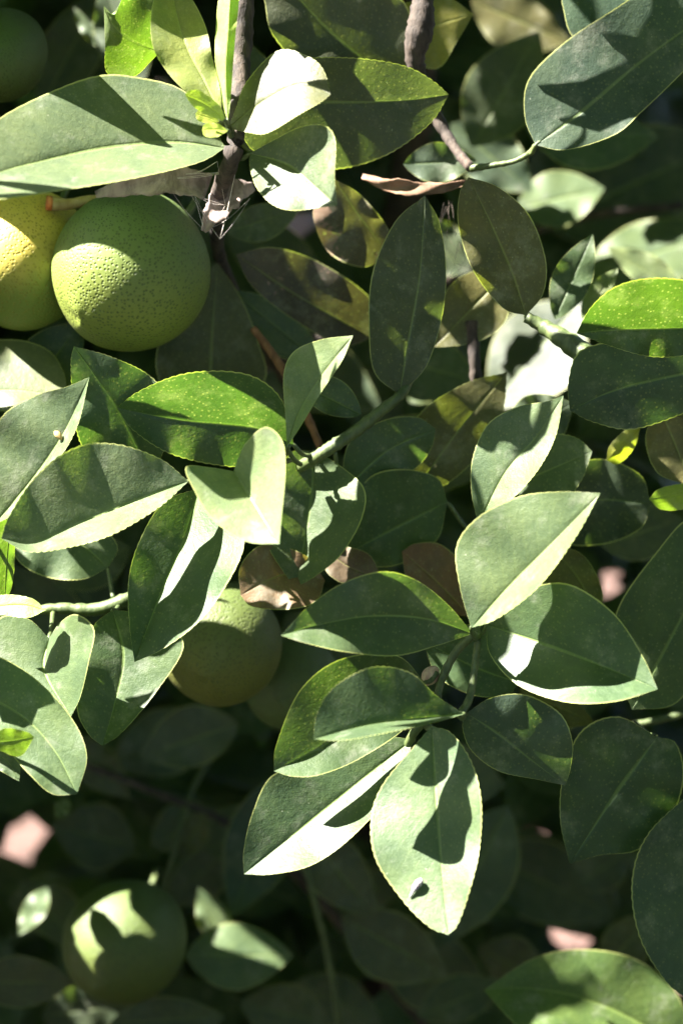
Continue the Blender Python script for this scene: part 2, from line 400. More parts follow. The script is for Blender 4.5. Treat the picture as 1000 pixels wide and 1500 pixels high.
# ---- middle
leaf(OG, [(585, 578), (598, 500), (615, 400), (622, 286)], [(548, 545), (540, 480), (545, 400), (578, 325)], 18, [(625, 535), (648, 460), (653, 390), (643, 325)], -18, 1, 1.6, b_mid, (587, 584, 1), dmg=.1)
leaf(OL, [(770, 462), (750, 400), (720, 330), (686, 259)], [(735, 450), (692, 395), (671, 330), (673, 282)], 5, [(795, 430), (799, 380), (775, 315), (730, 274)], -2, .6, 2.2, b_node, (772, 466, 1), dmg=.32, label='olive leaf with a brown scorched edge')
leaf((.07, .06, .035), [(490, 262), (530, 320), (571, 374)], [(525, 283), (560, 322), (575, 352)], 10, [(466, 290), (459, 320), (482, 370), (530, 391)], 0, -2, -3.4, b_top, dmg=.62, label='brown spotted leaf hanging under the bright cupped leaf')
leaf((.055, .045, .03), [(345, 372), (430, 430), (545, 495)], [(400, 362), (470, 385), (545, 440)], 10, [(370, 420), (430, 468), (500, 505)], 0, -3.4, -5.4, b_top, dmg=.5, label='brown blotched leaf in the shade right of the fruit')
simple(DK, (340, 425), (480, 540), 30, 35, 10, 5, -6, -6, b_top, dmg=.3)
simple(DK, (330, 340), (440, 305), 25, 30, 10, 5, -6, -6, b_top, dmg=.4)
leaf(OG, [(305, 610), (310, 500), (318, 384)], [(240, 570), (230, 510), (270, 430)], 20, [(386, 560), (378, 500), (352, 435)], -20, -4, -4, b_bg)
leaf(G, [(430, 652), (375, 628), (265, 616), (171, 597)], [(415, 590), (380, 555), (330, 543), (265, 548), (205, 572)], 42,
     [(390, 680), (330, 683), (250, 665), (195, 630)], -14, 1.5, 3, b_mid, (455, 668, 1), label='dark leaf with its upper half glowing green')
leaf(PG, [(420, 655), (440, 600), (475, 545), (517, 491)], [(418, 610), (415, 550), (430, 515), (470, 497)], -16, [(440, 625), (470, 575), (500, 530)], 55, 4, 5.5, b_mid, (440, 680, 1), label='pale sunlit upright leaf in the middle')
leaf(PG, [(342, 690), (372, 738), (409, 797)], [(310, 685), (272, 684), (285, 720), (312, 762), (360, 793)], 10, [(358, 652), (388, 625), (413, 645), (418, 690), (412, 760)], 22, 6, 9, b_mid, (430, 672, 1), wob=.04, label='pale folded leaf with its tip pointing down at viewer')
leaf(MG, [(460, 660), (456, 720), (446, 790), (433, 861)], [(425, 663), (412, 700), (400, 760), (392, 797), (415, 838)], 22, [(495, 680), (533, 715), (530, 760), (500, 812), (465, 842)], 28, 0, .4, b_mid, (458, 668, 1), label='dark leaf crossed by a band of sun')
simple(G, (530, 608), (425, 555), 22, 32, 10, 10, 0, 0, b_mid)
leaf(G, [(500, 722), (565, 662), (638, 628)], [(510, 650), (560, 616), (610, 611)], 17, [(540, 712), (600, 692), (630, 660)], -18, -.9, -.4, b_mid, (490, 660, 1))
leaf(G, [(655, 735), (590, 768), (500, 815)], [(640, 700), (590, 687), (540, 700), (512, 755)], 20, [(640, 790), (590, 825), (540, 830)], -18, -1.6, -1.5, b_front, (700, 790, -2))
leaf(OL, [(600, 730), (670, 632), (742, 545)], [(595, 660), (615, 605), (680, 562)], 15, [(660, 705), (725, 640), (739, 590)], -14, -2.6, -2.2, b_far2, dmg=.15, label='olive brown leaf with its tip cut short')
leaf(MG, [(700, 768), (740, 692), (785, 640), (825, 579)], [(690, 720), (692, 670), (715, 620), (760, 595), (800, 588)], -14, [(745, 735), (785, 692), (813, 640)], 46, 4, 5.5, b_front, (705, 800, 0), label='half sunlit leaf above the brightest leaf')
leaf(MG, [(690, 920), (740, 866), (810, 795), (879, 722)], [(673, 860), (668, 800), (700, 757), (760, 727), (820, 720)], -10, [(730, 905), (790, 858), (842, 788)], 60, 6, 8, b_front, (700, 935, 4), label='brightest leaf, folded along its midrib, centre right')
leaf(G, [(712, 915), (800, 945), (880, 975), (963, 1010)], [(740, 880), (790, 857), (840, 858), (900, 900), (940, 960)], (24, 6), [(718, 960), (760, 1005), (830, 1029), (900, 1028)], (-8, 58), 3.6, 7.6, b_front, (700, 930, 4), label='dark leaf barred and edged with sun')
leaf(G, [(692, 928), (620, 906), (540, 903), (470, 915), (411, 931)], [(655, 885), (610, 850), (560, 837), (500, 855), (450, 890)], (20, 8), [(640, 946), (580, 961), (510, 956), (450, 943)], (-16, 52), 5.5, 8, b_front, (700, 932, 4))
leaf(BG, [(683, 1045), (730, 1076), (780, 1116), (828, 1151)], [(720, 1022), (770, 1018), (820, 1045), (838, 1085), (836, 1122)], 10, [(677, 1065), (690, 1100), (730, 1130), (790, 1143)], -6, 4.5, 3, b_front, (672, 1050, 5))
leaf(G, [(680, 1046), (620, 1053), (540, 1062), (459, 1083)], [(640, 1020), (600, 985), (545, 977), (490, 1005), (464, 1045)], 6, [(640, 1058), (570, 1073), (500, 1085)], 72, 6.5, 8.5, b_front, (674, 1050, 5))
leaf(G, [(622, 1000), (540, 1045), (470, 1095), (401, 1130)], [(580, 960), (500, 965), (440, 1010), (405, 1090)], 15, [(600, 1060), (530, 1110), (470, 1135), (430, 1138)], (-14, 48), 4, 5.8, b_front2, (640, 985, 3.5))
leaf(G, [(605, 1083), (520, 1150), (440, 1215), (357, 1281)], [(540, 1080), (470, 1120), (400, 1135), (370, 1190), (357, 1245)], (-4, 12), [(582, 1150), (520, 1222), (460, 1266), (400, 1281)], 40, 3.6, 5.6, b_front2, (605, 1078, 4), label='long drooping leaf with a white sunlit lower half')
leaf(MG, [(632, 1064), (640, 1180), (648, 1280), (656, 1370)], [(605, 1095), (560, 1150), (543, 1200), (550, 1260), (590, 1320), (628, 1358)], -8, [(662, 1075), (692, 1120), (705, 1180), (701, 1250), (686, 1310), (670, 1355)], 30, 5.5, 8.5, b_front2, (622, 1062, 4), dmg=.12, label='pale hanging leaf with a grey speck, lowest of the front spray')
leaf(G, [(760, 1000), (700, 980), (620, 940)], [(740, 930), (680, 915)], 5, [(740, 1020), (690, 1018), (640, 990)], 5, .5, .5, b_front)

# ---- left
leaf((.095, .112, .055), [(-60, 578), (20, 572), (99, 582)], [(-40, 510), (20, 497), (70, 512), (93, 545)], -30, [(0, 602), (60, 599)], 40, -1.2, -1, b_left, label='pale washed out leaf below the yellow fruit')
simple(G, (30, 590), (120, 470), 48, 45, 10, 5, -3, -3, b_left)
leaf(G, [(222, 700), (180, 612), (140, 552), (108, 507)], [(160, 690), (118, 650), (106, 580), (104, 530)], 4, [(248, 640), (255, 600), (222, 552), (165, 523)], 2, 1.5, 3.2, b_left, (250, 780, 0))
leaf(MG, [(-10, 770), (50, 700), (95, 632), (131, 552)], [(-40, 700), (0, 613), (50, 580), (95, 567)], -4, [(30, 745), (80, 682), (113, 625)], 62, 3, 4, b_left, (-20, 905, 0), label='silvery leaf with a bright curled right edge at left')
leaf(MG, [(276, 705), (200, 734), (120, 766), (50, 796), (2, 789)], [(235, 672), (170, 650), (110, 655), (55, 695), (14, 755)], (2, 12), [(230, 745), (160, 785), (90, 804), (40, 808)], 58, 4.5, 5.5, b_left, (310, 720, 2), label='leaf with dark upper half and bright lower half at left')
leaf(G, [(292, 715), (270, 790), (235, 870), (197, 970)], [(240, 735), (205, 790), (188, 850), (190, 920)], 20, [(345, 760), (357, 800), (330, 860), (290, 912), (240, 950)], 40, 2.5, 4.5, b_left, (300, 730, 1), label='drooping leaf with a broad white right margin')
leaf(G, [(158, 832), (110, 792), (40, 775), (10, 785)], [(172, 800), (140, 765), (80, 750)], 0, [(120, 849), (70, 846), (30, 825)], 10, -1, -1, b_left, (166, 876, 0))
leaf(MG, [(72, 935), (66, 985), (104, 1050)], [(40, 906), (0, 905), (-25, 950), (10, 1000), (60, 1040)], -8, [(88, 912), (112, 900), (138, 922), (130, 970), (118, 1020)], 32, 2.6, 4.2, b_left, (78, 895, 0), wob=.04)
leaf(MG, [(-60, 1000), (30, 1048), (80, 1100), (113, 1164)], [(-20, 960), (40, 985), (100, 1045), (127, 1105)], -5, [(-60, 1060), (0, 1090), (40, 1132), (75, 1163)], 20, 5, 6.5, b_left)
leaf((.11, .16, .035), [(-25, 1090), (15, 1086), (50, 1080)], [(5, 1068), (38, 1072)], 45, [(0, 1100), (30, 1108)], -40, 6.2, 7.4, b_left, n=24, wob=.05, label='small curled bright green leaf at the left edge')
leaf((.05, .08, .03), [(-20, 1100), (10, 1115), (28, 1145)], [(15, 1090), (30, 1115)], 5, [(-10, 1120), (10, 1135)], 5, 5.4, 5.8, b_left, n=24, wob=.05)
leaf(G, [(165, 893), (180, 960), (168, 1030), (150, 1093)], [(135, 920), (118, 980), (113, 1040), (130, 1076)], 20, [(230, 905), (269, 945), (230, 1012), (180, 1072)], (-10, 20), 1.5, 2.5, b_left, (175, 884, 0), dmg=.2)
leaf((.08, .13, .03), [(22, 740), (12, 800), (6, 890)], [(0, 750), (-25, 820)], 40, [(22, 790), (19, 850)], -50, 2, 2.2, b_left, n=24)
leaf((.22, .30, .06), [(-30, 892), (30, 886), (67, 894)], [(0, 872), (45, 876)], -20, [(0, 900), (40, 905)], 30, 4, 4.4, b_left, n=24, wob=.03)

# ---- right
leaf((.045, .082, .022), [(844, 488), (900, 484), (1000, 481), (1080, 478)], [(865, 450), (900, 420), (950, 407), (1010, 412), (1060, 440)], 46, [(900, 509), (950, 522), (1000, 521), (1050, 505)], -16, 4, 4, b_node, label='leaf with its upper half glowing bright green at right')
leaf(BG, [(1080, 540), (1000, 548), (900, 572), (834, 601)], [(1060, 515), (1000, 495), (900, 500), (848, 515), (832, 560)], 18, [(1060, 575), (1000, 606), (925, 629), (868, 618)], -17, 3, 3, b_node)
leaf(MG, [(725, 720), (800, 690), (867, 661)], [(755, 670), (800, 638), (842, 640)], -5, [(770, 752), (820, 742), (852, 702)], 15, -1, -.5, b_front)
simple(DK, (740, 640), (840, 590), 40, 45, 5, 5, -3, -3, b_far2)
leaf((.035, .05, .025), [(800, 740), (880, 732), (953, 738)], [(820, 690), (880, 672), (937, 695)], 18, [(820, 792), (880, 798), (937, 775)], -18, -2.5, -2.5, b_far)
leaf((.10, .09, .035), [(965, 598), (988, 650), (1012, 712)], [(945, 640), (962, 692)], 5, [(1030, 620), (1040, 690)], 5, -1, -1, b_node, dmg=.2)
leaf((.24, .25, .03), [(938, 624), (914, 650), (888, 674)], [(918, 628), (893, 652)], 5, [(928, 657), (905, 680)], -40, -1, -1, b_node, n=20, wob=.02, label='small bright yellow leaf at right')
leaf((.18, .25, .035), [(1030, 708), (990, 722), (950, 731)], [(1000, 708), (965, 716)], 20, [(1010, 742), (970, 747)], -30, 0, 0, b_node, n=20, wob=.02, label='bright yellow green leaf tip at the right edge')
leaf(BR, [(690, 905), (635, 848), (588, 808)], [(692, 850), (650, 800), (610, 796)], 5, [(655, 895), (600, 855)], 0, -1.5, -1.5, b_front, dmg=.2, label='dull brown leaf behind the front spray')
leaf((.13, .09, .055), [(476, 850), (415, 842), (352, 872)], [(445, 812), (385, 798), (352, 830)], 10, [(462, 882), (420, 893), (370, 889)], 25, 0, 1, b_mid, label='brown leaf with a sunlit patch left of centre')
leaf((.11, .08, .05), [(470, 800), (510, 830), (560, 850)], [(500, 800), (540, 812)], 10, [(480, 840), (520, 860)], 10, -.5, -.5, b_mid, dmg=.4)
leaf((.07, .08, .03), [(875, 900), (840, 838), (795, 795)], [(882, 865), (852, 812)], 10, [(830, 885), (790, 840)], 0, -1.5, -2, b_front)
leaf(G, [(925, 1040), (985, 930), (1050, 800)], [(898, 960), (905, 890), (960, 810), (1010, 760)], (15, 6), [(990, 1030), (1040, 960), (1085, 880)], -15, 0, 0, b_far, label='big dark leaf at the right edge')
leaf((.032, .062, .027), [(962, 1080), (900, 1165), (834, 1266)], [(905, 1050), (852, 1070), (825, 1130), (820, 1200)], 15, [(990, 1090), (1001, 1140), (982, 1200), (935, 1245), (880, 1253)], -15, 1, 1, b_far, (930, 1058, -5))
leaf(BG, [(1025, 1150), (1012, 1300), (1010, 1468)], [(950, 1220), (925, 1290), (935, 1370), (972, 1435)], 21, [(1070, 1250), (1060, 1400)], -20, .5, .5, b_far)
leaf((.07, .12, .03), [(1020, 1545), (880, 1472), (780, 1449), (708, 1451)], [(990, 1455), (930, 1405), (850, 1391), (780, 1405)], -4, [(940, 1570), (850, 1555), (765, 1510)], 35, -8, -7, b_bg2, label='pale green leaf at the lower right corner, out of focus')

# ---- out of focus leaves behind
def bgl(col, base, tip, wa, wb, d, br=b_bg, a=8, b=8, dt=0, **kw):
    d = d*1.35 if d < -7 else d
    return simple(col, base, tip, wa, wb, a, b, d, d+dt, br, n=24, **kw)
bgl((.038, .056, .034), (850, 440), (715, 600), 68, 66, -13, a=34, b=-24, label='pale sunlit leaf blurred behind the knobbly twig')
bgl(OL, (745, 395), (636, 508), 50, 46, -3, b_node, dmg=.2)
bgl(G, (812, 468), (868, 342), 30, 28, -2, b_node, dmg=.35)
bgl(PG, (852, 468), (905, 392), 20, 14, -4, b_node, dmg=.4)
bgl(PG, (1000, 430), (890, 362), 22, 26, -8, b_node, a=35, b=-25)
bgl(MG, (850, 410), (1060, 335), 52, 55, -15, a=-30, b=30)
bgl(MG, (755, 305), (885, 275), 42, 42, -14, a=-20, b=30)
bgl(BG, (790, 330), (1070, 205), 85, 85, -19)
bgl(BG, (770, 190), (965, 200), 42, 55, -10)
bgl(DK, (690, 215), (790, 45), 58, 55, -11)
bgl(OL, (690, 0), (835, 62), 42, 48, -13)
bgl(DK, (720, -60), (850, 10), 50, 50, -18)
bgl(DK, (660, 180), (780, 280), 45, 45, -13)
bgl(BG, (700, 330), (900, 450), 60, 70, -22)
bgl(DK, (60, 160), (150, -20), 45, 45, -12, b_top)
bgl(DK, (190, 140), (90, 30), 40, 45, -16, b_top)
bgl(MG, (150, 70), (108, 10), 12, 10, -10, b_top, a=-20, b=30)
bgl(DK, (205, 130), (150, -30), 40, 40, -9, b_top)
bgl(DK, (600, 330), (690, 400), 40, 40, -12)
bgl(DK, (560, 520), (700, 560), 50, 50, -9)
bgl(MG, (600, 590), (660, 520), 30, 30, -12, a=-10, b=20)
bgl(DK, (330, 330), (480, 420), 45, 45, -14)
bgl(DK, (350, 480), (560, 600), 60, 60, -14)
bgl(DK, (530, 640), (700, 700), 60, 55, -9)
bgl(DK, (120, 960), (20, 830), 45, 45, -12, b_left)
bgl(DK, (190, 800), (80, 860), 35, 40, -8, b_left)
bgl(DK, (350, 1060), (205, 1110), 40, 50, -13, b_bg2)
bgl(DK, (310, 1060), (160, 1120), 50, 50, -17, b_bg2)
bgl(BG, (420, 1130), (340, 1345), 55, 52, -14, b_bg2, label='dim blue green leaf hanging in the lower shade')
bgl(MG, (270, 1400), (430, 1400), 48, 52, -12, b_bg2, a=-20, b=10, label='dim leaf with bright sun spots right of the lowest fruit')
bgl(MG, (330, 1390), (290, 1300), 22, 26, -13, b_bg2, a=-20, b=10)
bgl(OG, (-40, 1440), (108, 1440), 40, 38, -11, b_bg2)
bgl(OG, (500, 1345), (655, 1430), 48, 55, -13, b_low)
bgl(OG, (440, 1210), (550, 1345), 42, 45, -12, b_low, dmg=.3)
bgl(DK, (745, 1180), (640, 1390), 58, 60, -14, b_bg2)
bgl(DK, (780, 1060), (860, 1000), 40, 40, -8, b_far)
bgl(OL, (760, 1010), (870, 1060), 25, 30, -4, b_far)
bgl(DK, (420, 1030), (560, 960), 50, 50, -10)
bgl(DK, (700, 1250), (900, 1340), 60, 60, -20, b_bg2)
bgl(DK, (480, 1500), (350, 1470), 45, 45, -16, b_bg2)
bgl(DK, (160, 1500), (330, 1490), 35, 45, -12, b_bg2)
bgl(DK, (200, 1240), (75, 1210), 50, 50, -18, b_bg2)
bgl(DK, (120, 1330), (10, 1320), 45, 45, -17, b_bg2)
bgl(DK, (600, 1130), (740, 1150), 50, 50, -14, b_bg2)
bgl(DK, (560, 1380), (720, 1480), 60, 60, -18, b_bg2)
bgl(DK, (420, 900), (520, 1010), 60, 60, -12)
bgl(DK, (880, 800), (1000, 760), 45, 40, -8, b_far)
for q in ((430, 1440, 560, 1500), (220, 1240, 330, 1190), (300, 1250, 400, 1190), (560, 1250, 650, 1180), (460, 1330, 590, 1290), (700, 1390, 800, 1440),
          (840, 1300, 930, 1240), (60, 1490, 190, 1470), (610, 1490, 740, 1440), (880, 1420, 960, 1340), (340, 1240, 240, 1330), (100, 1080, 190, 1170), (30, 1290, 130, 1400)):
    bgl(random.choice((DK, DK, OG)), q[:2], q[2:], random.uniform(30, 44), random.uniform(30, 44), random.uniform(-19, -14), b_bg2, a=random.uniform(-5, 15), b=random.uniform(-15, 12))
bgl(MG, (70, 1300), (28, 1370), 18, 18, -14, b_bg2, a=40, b=-30)
bgl(OL, (300, 1190), (262, 1260), 22, 22, -15, b_low2)
bgl(MG, (100, 1170), (82, 1200), 12, 12, -11, b_bg2, a=40, b=-30)

# ------------------------------------------------------------------ fruit
def fruit(px, py, rx, ry, d, mat, label, stalk_dir, stalk_len=.02, seed=0, tilt=0.0, seg=72):
    rnd = random.Random(seed)
    c = P(px, py, d); s = (D-d*.01)/D*0.00028
    root = empty('lime', c)
    tag(root, label, 'citrus fruit', 'green and yellowing fruit hanging in the tree')
    ax = Vector(stalk_dir).normalized()
    ax = (RIGHT*ax.x+UP*ax.y-FWD*ax.z).normalized()
    a = ax.cross(Vector((.31, .9, .2))).normalized(); b = ax.cross(a)
    V = []; F = []; rings = seg//2
    ph = [rnd.uniform(0, 6.3) for _ in range(4)]
    for i in range(1, rings):
        th = math.pi*i/rings
        for k in range(seg):
            an = 2*math.pi*k/seg
            r = 1+.012*math.sin(2*an+ph[0])+.008*math.sin(3*an+ph[1]+th)
            r *= 1+.05*math.exp(-((math.pi-th)/.22)**2)-.03*math.exp(-(th/.25)**2)
            V.append(c+(ax*math.cos(th)*ry+(a*math.cos(an)+b*math.sin(an))*math.sin(th)*rx)*s*r)
    top = len(V); V.append(c+ax*ry*s*.97); bot = len(V); V.append(c-ax*ry*s*1.05)
    for i in range(rings-2):
        for k in range(seg):
            k2 = (k+1) % seg
            F.append((i*seg+k, (i+1)*seg+k, (i+1)*seg+k2, i*seg+k2))
    for k in range(seg):
        k2 = (k+1) % seg
        F.append((top, k, k2)); F.append((bot, (rings-2)*seg+k2, (rings-2)*seg+k))
    link('rind', V, F, [mat], root, origin=c)
    p0 = c+ax*ry*s*.93
    path = [p0+ax*stalk_len*t+UP*.004*t*t for t in (0, .3, .6, 1)]
    tv, tf = tube(path, [.0022, .0017, .0016, .0018], 8)
    st = link('stalk', tv, tf, [GREEN_STEM], root, origin=p0)
    CV = [p0+ax*.0028]; CF = []
    for k in range(10):
        an = 2*math.pi*k/10; rr = .0052 if k % 2 == 0 else .0034
        CV.append(p0+(a*math.cos(an)+b*math.sin(an))*rr+ax*.0004)
    CF = [(0, 1+k, 1+(k+1) % 10) for k in range(10)]
    link('calyx', CV, CF, [GREEN_STEM], st, origin=p0)
    return root
def updir(x, y, z): return tuple(RIGHT*x+UP*y-FWD*z)
LIME = rind_material('green_rind', (.150, .185, .026), (.078, .120, .028), (.030, .050, .010), updir(.3, 1, 0), -.03, .03)
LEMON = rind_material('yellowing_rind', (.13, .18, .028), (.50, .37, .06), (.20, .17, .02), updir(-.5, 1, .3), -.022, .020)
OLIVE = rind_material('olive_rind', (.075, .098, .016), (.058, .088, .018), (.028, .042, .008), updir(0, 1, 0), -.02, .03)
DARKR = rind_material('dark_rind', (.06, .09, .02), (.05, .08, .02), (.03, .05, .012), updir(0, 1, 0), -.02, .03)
fruit(192, 397, 116, 120, -.5, LIME, 'round green fruit half in sun, large and sharp beside the yellow one', (.50, .62, -.60), seed=1)
fruit(35, 378, 100, 108, -2.2, LEMON, 'sunlit yellow fruit cut off by the left edge, behind the green one', (.35, .75, -.55), seed=2)
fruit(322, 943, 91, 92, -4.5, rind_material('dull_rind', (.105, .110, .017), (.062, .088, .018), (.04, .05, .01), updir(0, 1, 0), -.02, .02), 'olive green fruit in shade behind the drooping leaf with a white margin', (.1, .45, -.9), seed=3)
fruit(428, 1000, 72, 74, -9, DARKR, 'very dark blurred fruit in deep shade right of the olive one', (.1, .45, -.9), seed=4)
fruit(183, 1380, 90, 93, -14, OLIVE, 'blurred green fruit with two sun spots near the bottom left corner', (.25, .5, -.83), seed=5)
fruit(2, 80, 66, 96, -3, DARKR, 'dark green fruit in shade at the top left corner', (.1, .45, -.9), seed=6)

# ------------------------------------------------------------------ dead leaves, web, small things
def strip(name, mat, path, wid, label, cat, curl=.6, dz=.5):
    """a shrivelled curled leaf: path of (px, py, cm), half widths in px"""
    sp = spline([Vector(p) for p in path], 26); V = []; F = []
    n = len(sp)
    for i, p in enumerate(sp):
        t = (sp[min(i+1, n-1)]-sp[max(i-1, 0)]); s = Vector((-t.y, t.x, 0)).normalized()
        f = i/(n-1)*(len(wid)-1); k = min(int(f), len(wid)-2); wv = wid[k]+(wid[k+1]-wid[k])*(f-k)
        for j in range(7):
            u = j/3-1
            x = p+s*wv*u*(1+.10*math.sin(i*.8+j*.7)+.06*math.sin(i*2.3))
            V.append(P(x.x, x.y, p.z+dz*wv*.028*(abs(u)**1.5)*2*curl+.10*math.sin(i*.45+u*2.2)))
    for i in range(n-1):
        for j in range(6): F.append((i*7+j, i*7+j+1, (i+1)*7+j+1, (i+1)*7+j))
    o = link(name, V, F, [mat], None, origin=P(*path[0]))
    md = o.modifiers.new('thickness', 'SOLIDIFY'); md.thickness = .0004
    return tag(o, label, cat)
strip('dry_leaf', DRY, [(530, 258, -.6), (575, 272, -.4), (630, 276, -.5), (682, 268, -.8)], [4, 11, 9, 3], 'curled brown dead leaf lying above the upright olive leaves', 'dead leaf', curl=.25)
GREYDRY = stem_material('grey_dry_skin', (.10, .075, .068), (.26, .205, .19), 140, .8, .7)
strip('dry_leaf', GREYDRY, [(140, 285, 1.5), (205, 268, 2.6), (262, 262, 3.0), (305, 275, 2.6)], [5, 16, 22, 18], 'greyish pink withered leaf wedged between big leaf and green fruit', 'dead leaf', curl=.5)
strip('dry_leaf', GREYDRY, [(372, 272, .5), (335, 285, 1), (312, 315, 1.4), (298, 338, 1.6)], [6, 22, 18, 3], 'grey brown withered leaf hanging right of the green fruit', 'dead leaf', curl=.5)
def cut_stem():
    path = spline([P(72, 297, -.1), P(98, 299, -.3), P(128, 294, -.4), P(165, 290, -.5), P(215, 274, -.6)], 12)
    V, F = tube(path, [.0030, .0028, .0024, .0022, .0024, .0023, .0021, .0022, .0019, .0020, .0017, .0017, .0015], 10)
    st = link('cut_stalk', V, F, [DRY_PALE], None, origin=path[-1])
    tag(st, 'dry yellow stalk with an orange broken end, lying on the yellow fruit', 'stalk')
    V, F = tube([path[0]+(path[0]-path[1]).normalized()*.0012, path[0]+(path[1]-path[0])*.3], [.0030, .0031], 10)
    link('broken_end', V, F, [ORANGE], st, origin=path[0])
cut_stem()
def cobweb():
    V = []; F = []
    anch = [(318, 236, 4), (330, 300, 1.5), (300, 338, 1.5), (285, 285, 2.5), (262, 255, 3), (366, 290, 1), (322, 350, .5), (240, 262, 3), (345, 250, 3.5)]
    rnd = random.Random(3)
    for k in range(22):
        a, b = rnd.sample(anch, 2)
        p = P(*a); q = P(*b); m = (p+q)/2-Vector((0, 0, .002*rnd.random()))
        tv, tf = tube(spline([p, m, q], 6), [.00006]*7, 4)
        o = len(V); V += tv; F += [tuple(o+i for i in f) for f in tf]
    tag(link('cobweb', V, F, [WEB], None, origin=P(318, 236, 4)), 'fine grey cobweb threads strung among the withered leaves beside the green fruit', 'cobweb')
    V = []; F = []
    for k in range(30):
        a, b = rnd.sample([(640, 330, -1), (672, 350, -1), (668, 392, -1), (650, 420, -1), (690, 385, -.5), (655, 300, -1)], 2)
        tv, tf = tube([P(a[0]+rnd.uniform(-8, 8), a[1]+rnd.uniform(-8, 8), a[2]), P(b[0]+rnd.uniform(-8, 8), b[1]+rnd.uniform(-8, 8), b[2])], [.00004]*2, 3)
        o = len(V); V += tv; F += [tuple(o+i for i in f) for f in tf]
    tag(link('cobweb', V, F, [BARK], None, origin=P(660, 350, -1)), 'dark thin cobweb strands between the two upright olive leaves', 'cobweb')
cobweb()
def speck():
    path = spline([P(600, 1315, 7.62), P(607, 1302, 7.68), P(613, 1294, 7.70), P(618, 1289, 7.72)], 8)
    V, F = tube(path, [.0003, .0005, .0006, .0008, .0012, .0014, .0015, .0013, .0008], 8)
    tag(link('dropping', V, F, [SPECK], None, origin=path[0]), 'tiny grey and white dropping stuck on the lowest pale hanging leaf', 'dropping')
    path = spline([P(80, 632, 3.75), P(86, 638, 3.8), P(90, 644, 3.85)], 5)
    V, F = tube(path, [.0005, .0012, .0014, .0012, .0009, .0004], 7)
    tag(link('dry_petal', V, F, [DRY_PALE], None, origin=path[0]), 'tiny tan dry petal scrap resting on the silvery leaf at left', 'scrap')
speck()
def bud():
    path = spline([P(640, 978, 3.2), P(630, 990, 3.3), P(620, 1004, 3.4)], 8)
    V, F = tube(path, [.0012, .0022, .0029, .0033, .0034, .0032, .0027, .0018, .0006], 10)
    link('bud', V, F, [BUD], tree, origin=path[0])
bud()

# ------------------------------------------------------------------ the rest of the tree: deep leaves behind, unseen crown leaves added for shade
LIT = []      # gaps kept open among the added leaves to make sun spots: (px, py, cm, radius cm) that the sun reaches through
def lit(px, py, d, r): LIT.append((P(px, py, d), r*.01))
def gp(px, py):
    ray = (P(px, py)-CAM).normalized(); return CAM+ray*(CAM.z/-ray.z)
for px, py, r in ((15, 1240, 1.2), (40, 1190, 1), (793, 1185, 2.0), (800, 1225, 2.0), (850, 1365, 2.6), (870, 1350, 1.6), (803, 1376, 1.2), (875, 840, 2), (910, 850, 2.4), (890, 870, 1.6), (1000, 1460, 3), (595, 1405, 1.2), (640, 1405, 1)):
    LIT.append((gp(px, py), r*.0105))
lit(148, 1366, -11.4, .55); lit(203, 1338, -11.9, .6)
lit(310, 1402, -16, 1.1); lit(352, 1398, -16, .8); lit(312, 1335, -17.5, .8)
lit(785, 535, -17.5, 2.4); lit(735, 500, -17.5, 1.2); lit(970, 360, -20, 1.7); lit(845, 300, -19, .7); lit(800, 280, -19, .4); lit(830, 325, -19, .6)
lit(930, 385, -10.8, 1.2); lit(125, 45, -13.5, .6); lit(48, 1335, -19, .7); lit(90, 1185, -15, .6); lit(630, 560, -16, .6)
lit(850, 1450, -8, 2.6); lit(820, 690, 0, .9)
def clear(p, ax, nrm, L, W):
    """does this leaf leave every gap open?"""
    dn = SUN.dot(nrm)
    if abs(dn) < .05: return True
    for c, r in LIT:
        t = (p-c).dot(nrm)/dn
        if t < 0: continue
        h = c+SUN*t-p
        if h.length > L: continue
        sx = ax.cross(nrm)
        if abs(h.dot(ax)) < L*.5+r/max(.25, abs(dn)) and abs(h.dot(sx)) < W*.85+r/max(.25, abs(dn)): return False
    return True
def offscreen(p, m):
    q = project(p)
    if q is None: return True
    z = (D*100-q[2])/100.0
    mm = m/(.00028*z/D)
    return q[0] < -mm or q[0] > 1000+mm or q[1] < -mm or q[1] > 1500+mm
CV = []; CF = []; CUV = []
def put_leaf(c, ax, nrm, L, W):
    ax = ax.normalized(); s = ax.cross(nrm).normalized(); n = s.cross(ax)
    o = len(CV); prof = ((0, .12), (.2, .75), (.45, 1), (.75, .68), (1, .03))
    for t, k in prof:
        for u in (-1, 0, 1):
            CV.append(c+ax*L*(t-.5)+s*u*W*k+n*(abs(u)*W*.35*k-.25*L*(t-.5)**2)); CUV.append((u*.93, t))
    for i in range(4):
        for j in range(2): CF.append((o+i*3+j, o+i*3+j+1, o+i*3+j+4, o+i*3+j+3))
rnd = random.Random(11)
def rv(): return Vector((rnd.gauss(0, 1), rnd.gauss(0, 1), rnd.gauss(0, 1))).normalized()
def hits_front(p, m):
    """would a leaf here shade the front spray?"""
    q = project(p)
    d = q[2] if q else 100*(D-(p-CAM).dot(FWD))
    for k in range(28):
        dep = -2.5+13.5*k/27
        sl_ = (d-dep)/(100*SUN_CAM.z)
        if sl_ < 0 or sl_ > 3.5: continue
        q = project(p-SUN*sl_)
        if q and -m < q[0] < 1000+m and -m < q[1] < 1500+m: return True
    return False
